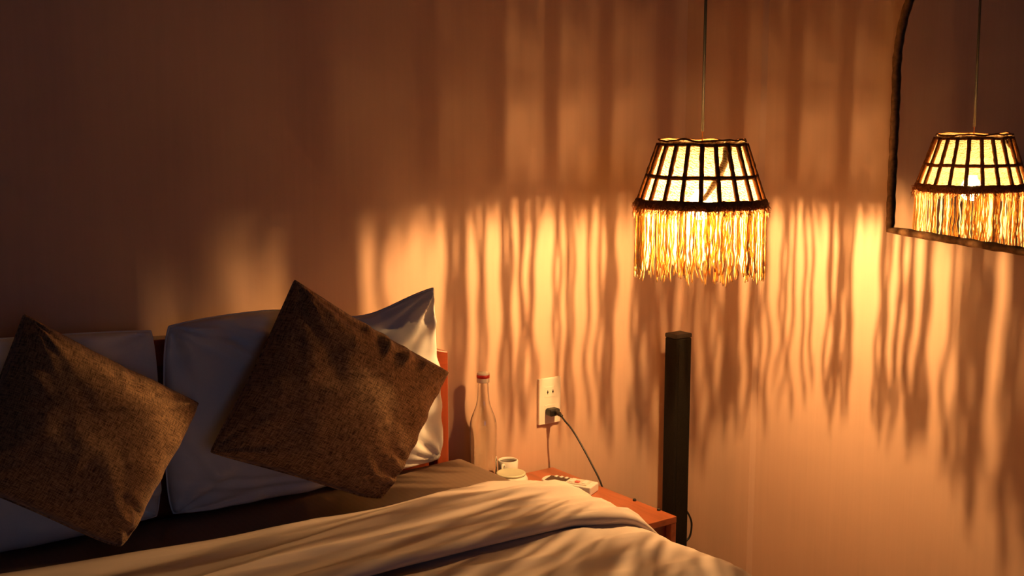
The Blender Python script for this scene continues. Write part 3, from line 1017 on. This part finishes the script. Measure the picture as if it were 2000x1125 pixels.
# strands
strand_me = []
for q in range(26):
    r2 = random.Random(100 + q)
    Ls = r2.uniform(0.128, 0.150)
    nseg = 16
    ph1, ph2 = r2.uniform(0, 50), r2.uniform(0, 50)
    lean_ = r2.uniform(-0.004, 0.004)
    pts, rads = [], []
    for k in range(nseg + 1):
        u = k / nseg
        amp = 0.0022 + 0.0050 * u
        pts.append(Vector((0.002 + 0.0035 * nz(u * 3 + ph2, 1.0) * u + 0.002 * u, lean_ * u + amp * nz(u * 4.2 + ph1, 2.0) + 0.0010 * nz(u * 14 + ph1, 6.0), -Ls * u)))
        rads.append(0.00158 * (1 + 0.25 * nz(u * 9 + ph1, 3.0)) * (1.0 if u < 0.93 else 1.1))
    v, f = tube_vf(pts, rads, 6)
    me = bpy.data.meshes.new('fringe_strand')
    me.from_pydata([tuple(p + Vector((FR - 0.001, 0, -0.010))) for p in v], [], f)
    me.polygons.foreach_set('use_smooth', [True] * len(me.polygons))
    me.materials.append(M['yarn'])
    strand_me.append(me)
# sparse places in the fringe (degrees round the lamp) let bright bars through onto the walls
GAPS = [(127, 4.6), (106.4, 3.2), (91.2, 3.0), (78.3, 3.9), (63, 2.0), (23.5, 3.0), (9.5, 3.4), (-6.5, 3.8), (-28, 2.4), (146, 2.5), (175, 2.6)]
angs = []
NS = 290
tries = 0
while len(angs) < NS and tries < 20000:
    tries += 1
    a = rnd.uniform(-180, 180)
    keep = 1.0
    for g, w in GAPS:
        d = (a - g + 180) % 360 - 180
        keep *= 0 if abs(d) < 0.72 * w else 1 - 0.97 * math.exp(-(d / w) ** 2)
    keep *= 0.62 + 0.55 * nz(a * 0.16, 3.1)
    if 152 < a < 168: keep = 1.0
    if rnd.random() < keep:
        angs.append(a)
for k, a in enumerate(sorted(angs)):
    o = link('fringe_strand', strand_me[rnd.randrange(26)], None, band)
    o.location = (0, 0, rnd.uniform(-0.004, 0.003))
    o.rotation_euler.z = math.radians(a)
    s = rnd.uniform(0.94, 1.06)
    o.scale = (1, 1, s)

# socket, bulb, filament, wires and cord
ZL = 1.178
v, f = lathe_vf([(0, 1.262), (0.012, 1.262), (0.0155, 1.258), (0.0155, 1.222), (0.0135, 1.214), (0.0135, 1.205), (0, 1.205)], (LXc, LYc), 24)
mk('socket', v, f, M['black'], lamp, True)
v, f = lathe_vf([(0.0125, 1.206), (0.0135, 1.198), (0.020, 1.190), (0.0255, 1.178), (0.0270, 1.166), (0.0245, 1.153), (0.0165, 1.1425), (0.007, 1.139), (0, 1.1385)], (LXc, LYc), 28)
bulb = mk('bulb', v, f, M['bulb_glass'], lamp, True)
v, f = tube_vf([(LXc, LYc, ZL - 0.012), (LXc, LYc, ZL + 0.012)], 0.0026, 8)
mk('filament', v, f, M['filament'], bulb, True)
v, f = tube_vf([(LXc, LYc, ZL + 0.0135), (LXc, LYc, 1.206)], 0.0015, 6)
mk('filament_stem', v, f, M['brass'], bulb)
for k in range(3):
    t = A0 + 0.5 + 2 * PI * k / 3
    v, f = tube_vf([LC + Vector((RT * math.cos(t), RT * math.sin(t), ZT)), LC + Vector((0.002 * math.cos(t), 0.002 * math.sin(t), ZT - 0.002))], 0.0013, 6)
    mk('spider_wire', v, f, M['brass'], lamp)
v, f = tube_vf([(LXc, LYc, 1.26), (LXc, LYc, 1.332)], 0.0013, 8)
mk('hanging_wire', v, f, M['twine'], lamp)
v, f = tube_vf([(LXc, LYc, 1.328), (LXc + 0.0015, LYc, 1.9), (LXc, LYc, RH - 0.03)], 0.0033, 10)
mk('cord', v, f, M['black'], lamp, True)
v, f = lathe_vf([(0, RH - 0.001), (0.05, RH - 0.001), (0.05, RH - 0.02), (0.04, RH - 0.035), (0.006, RH - 0.04), (0, RH - 0.04)], (LXc, LYc), 32)
mk('ceiling_rose', v, f, M['white_paint'], lamp, True)
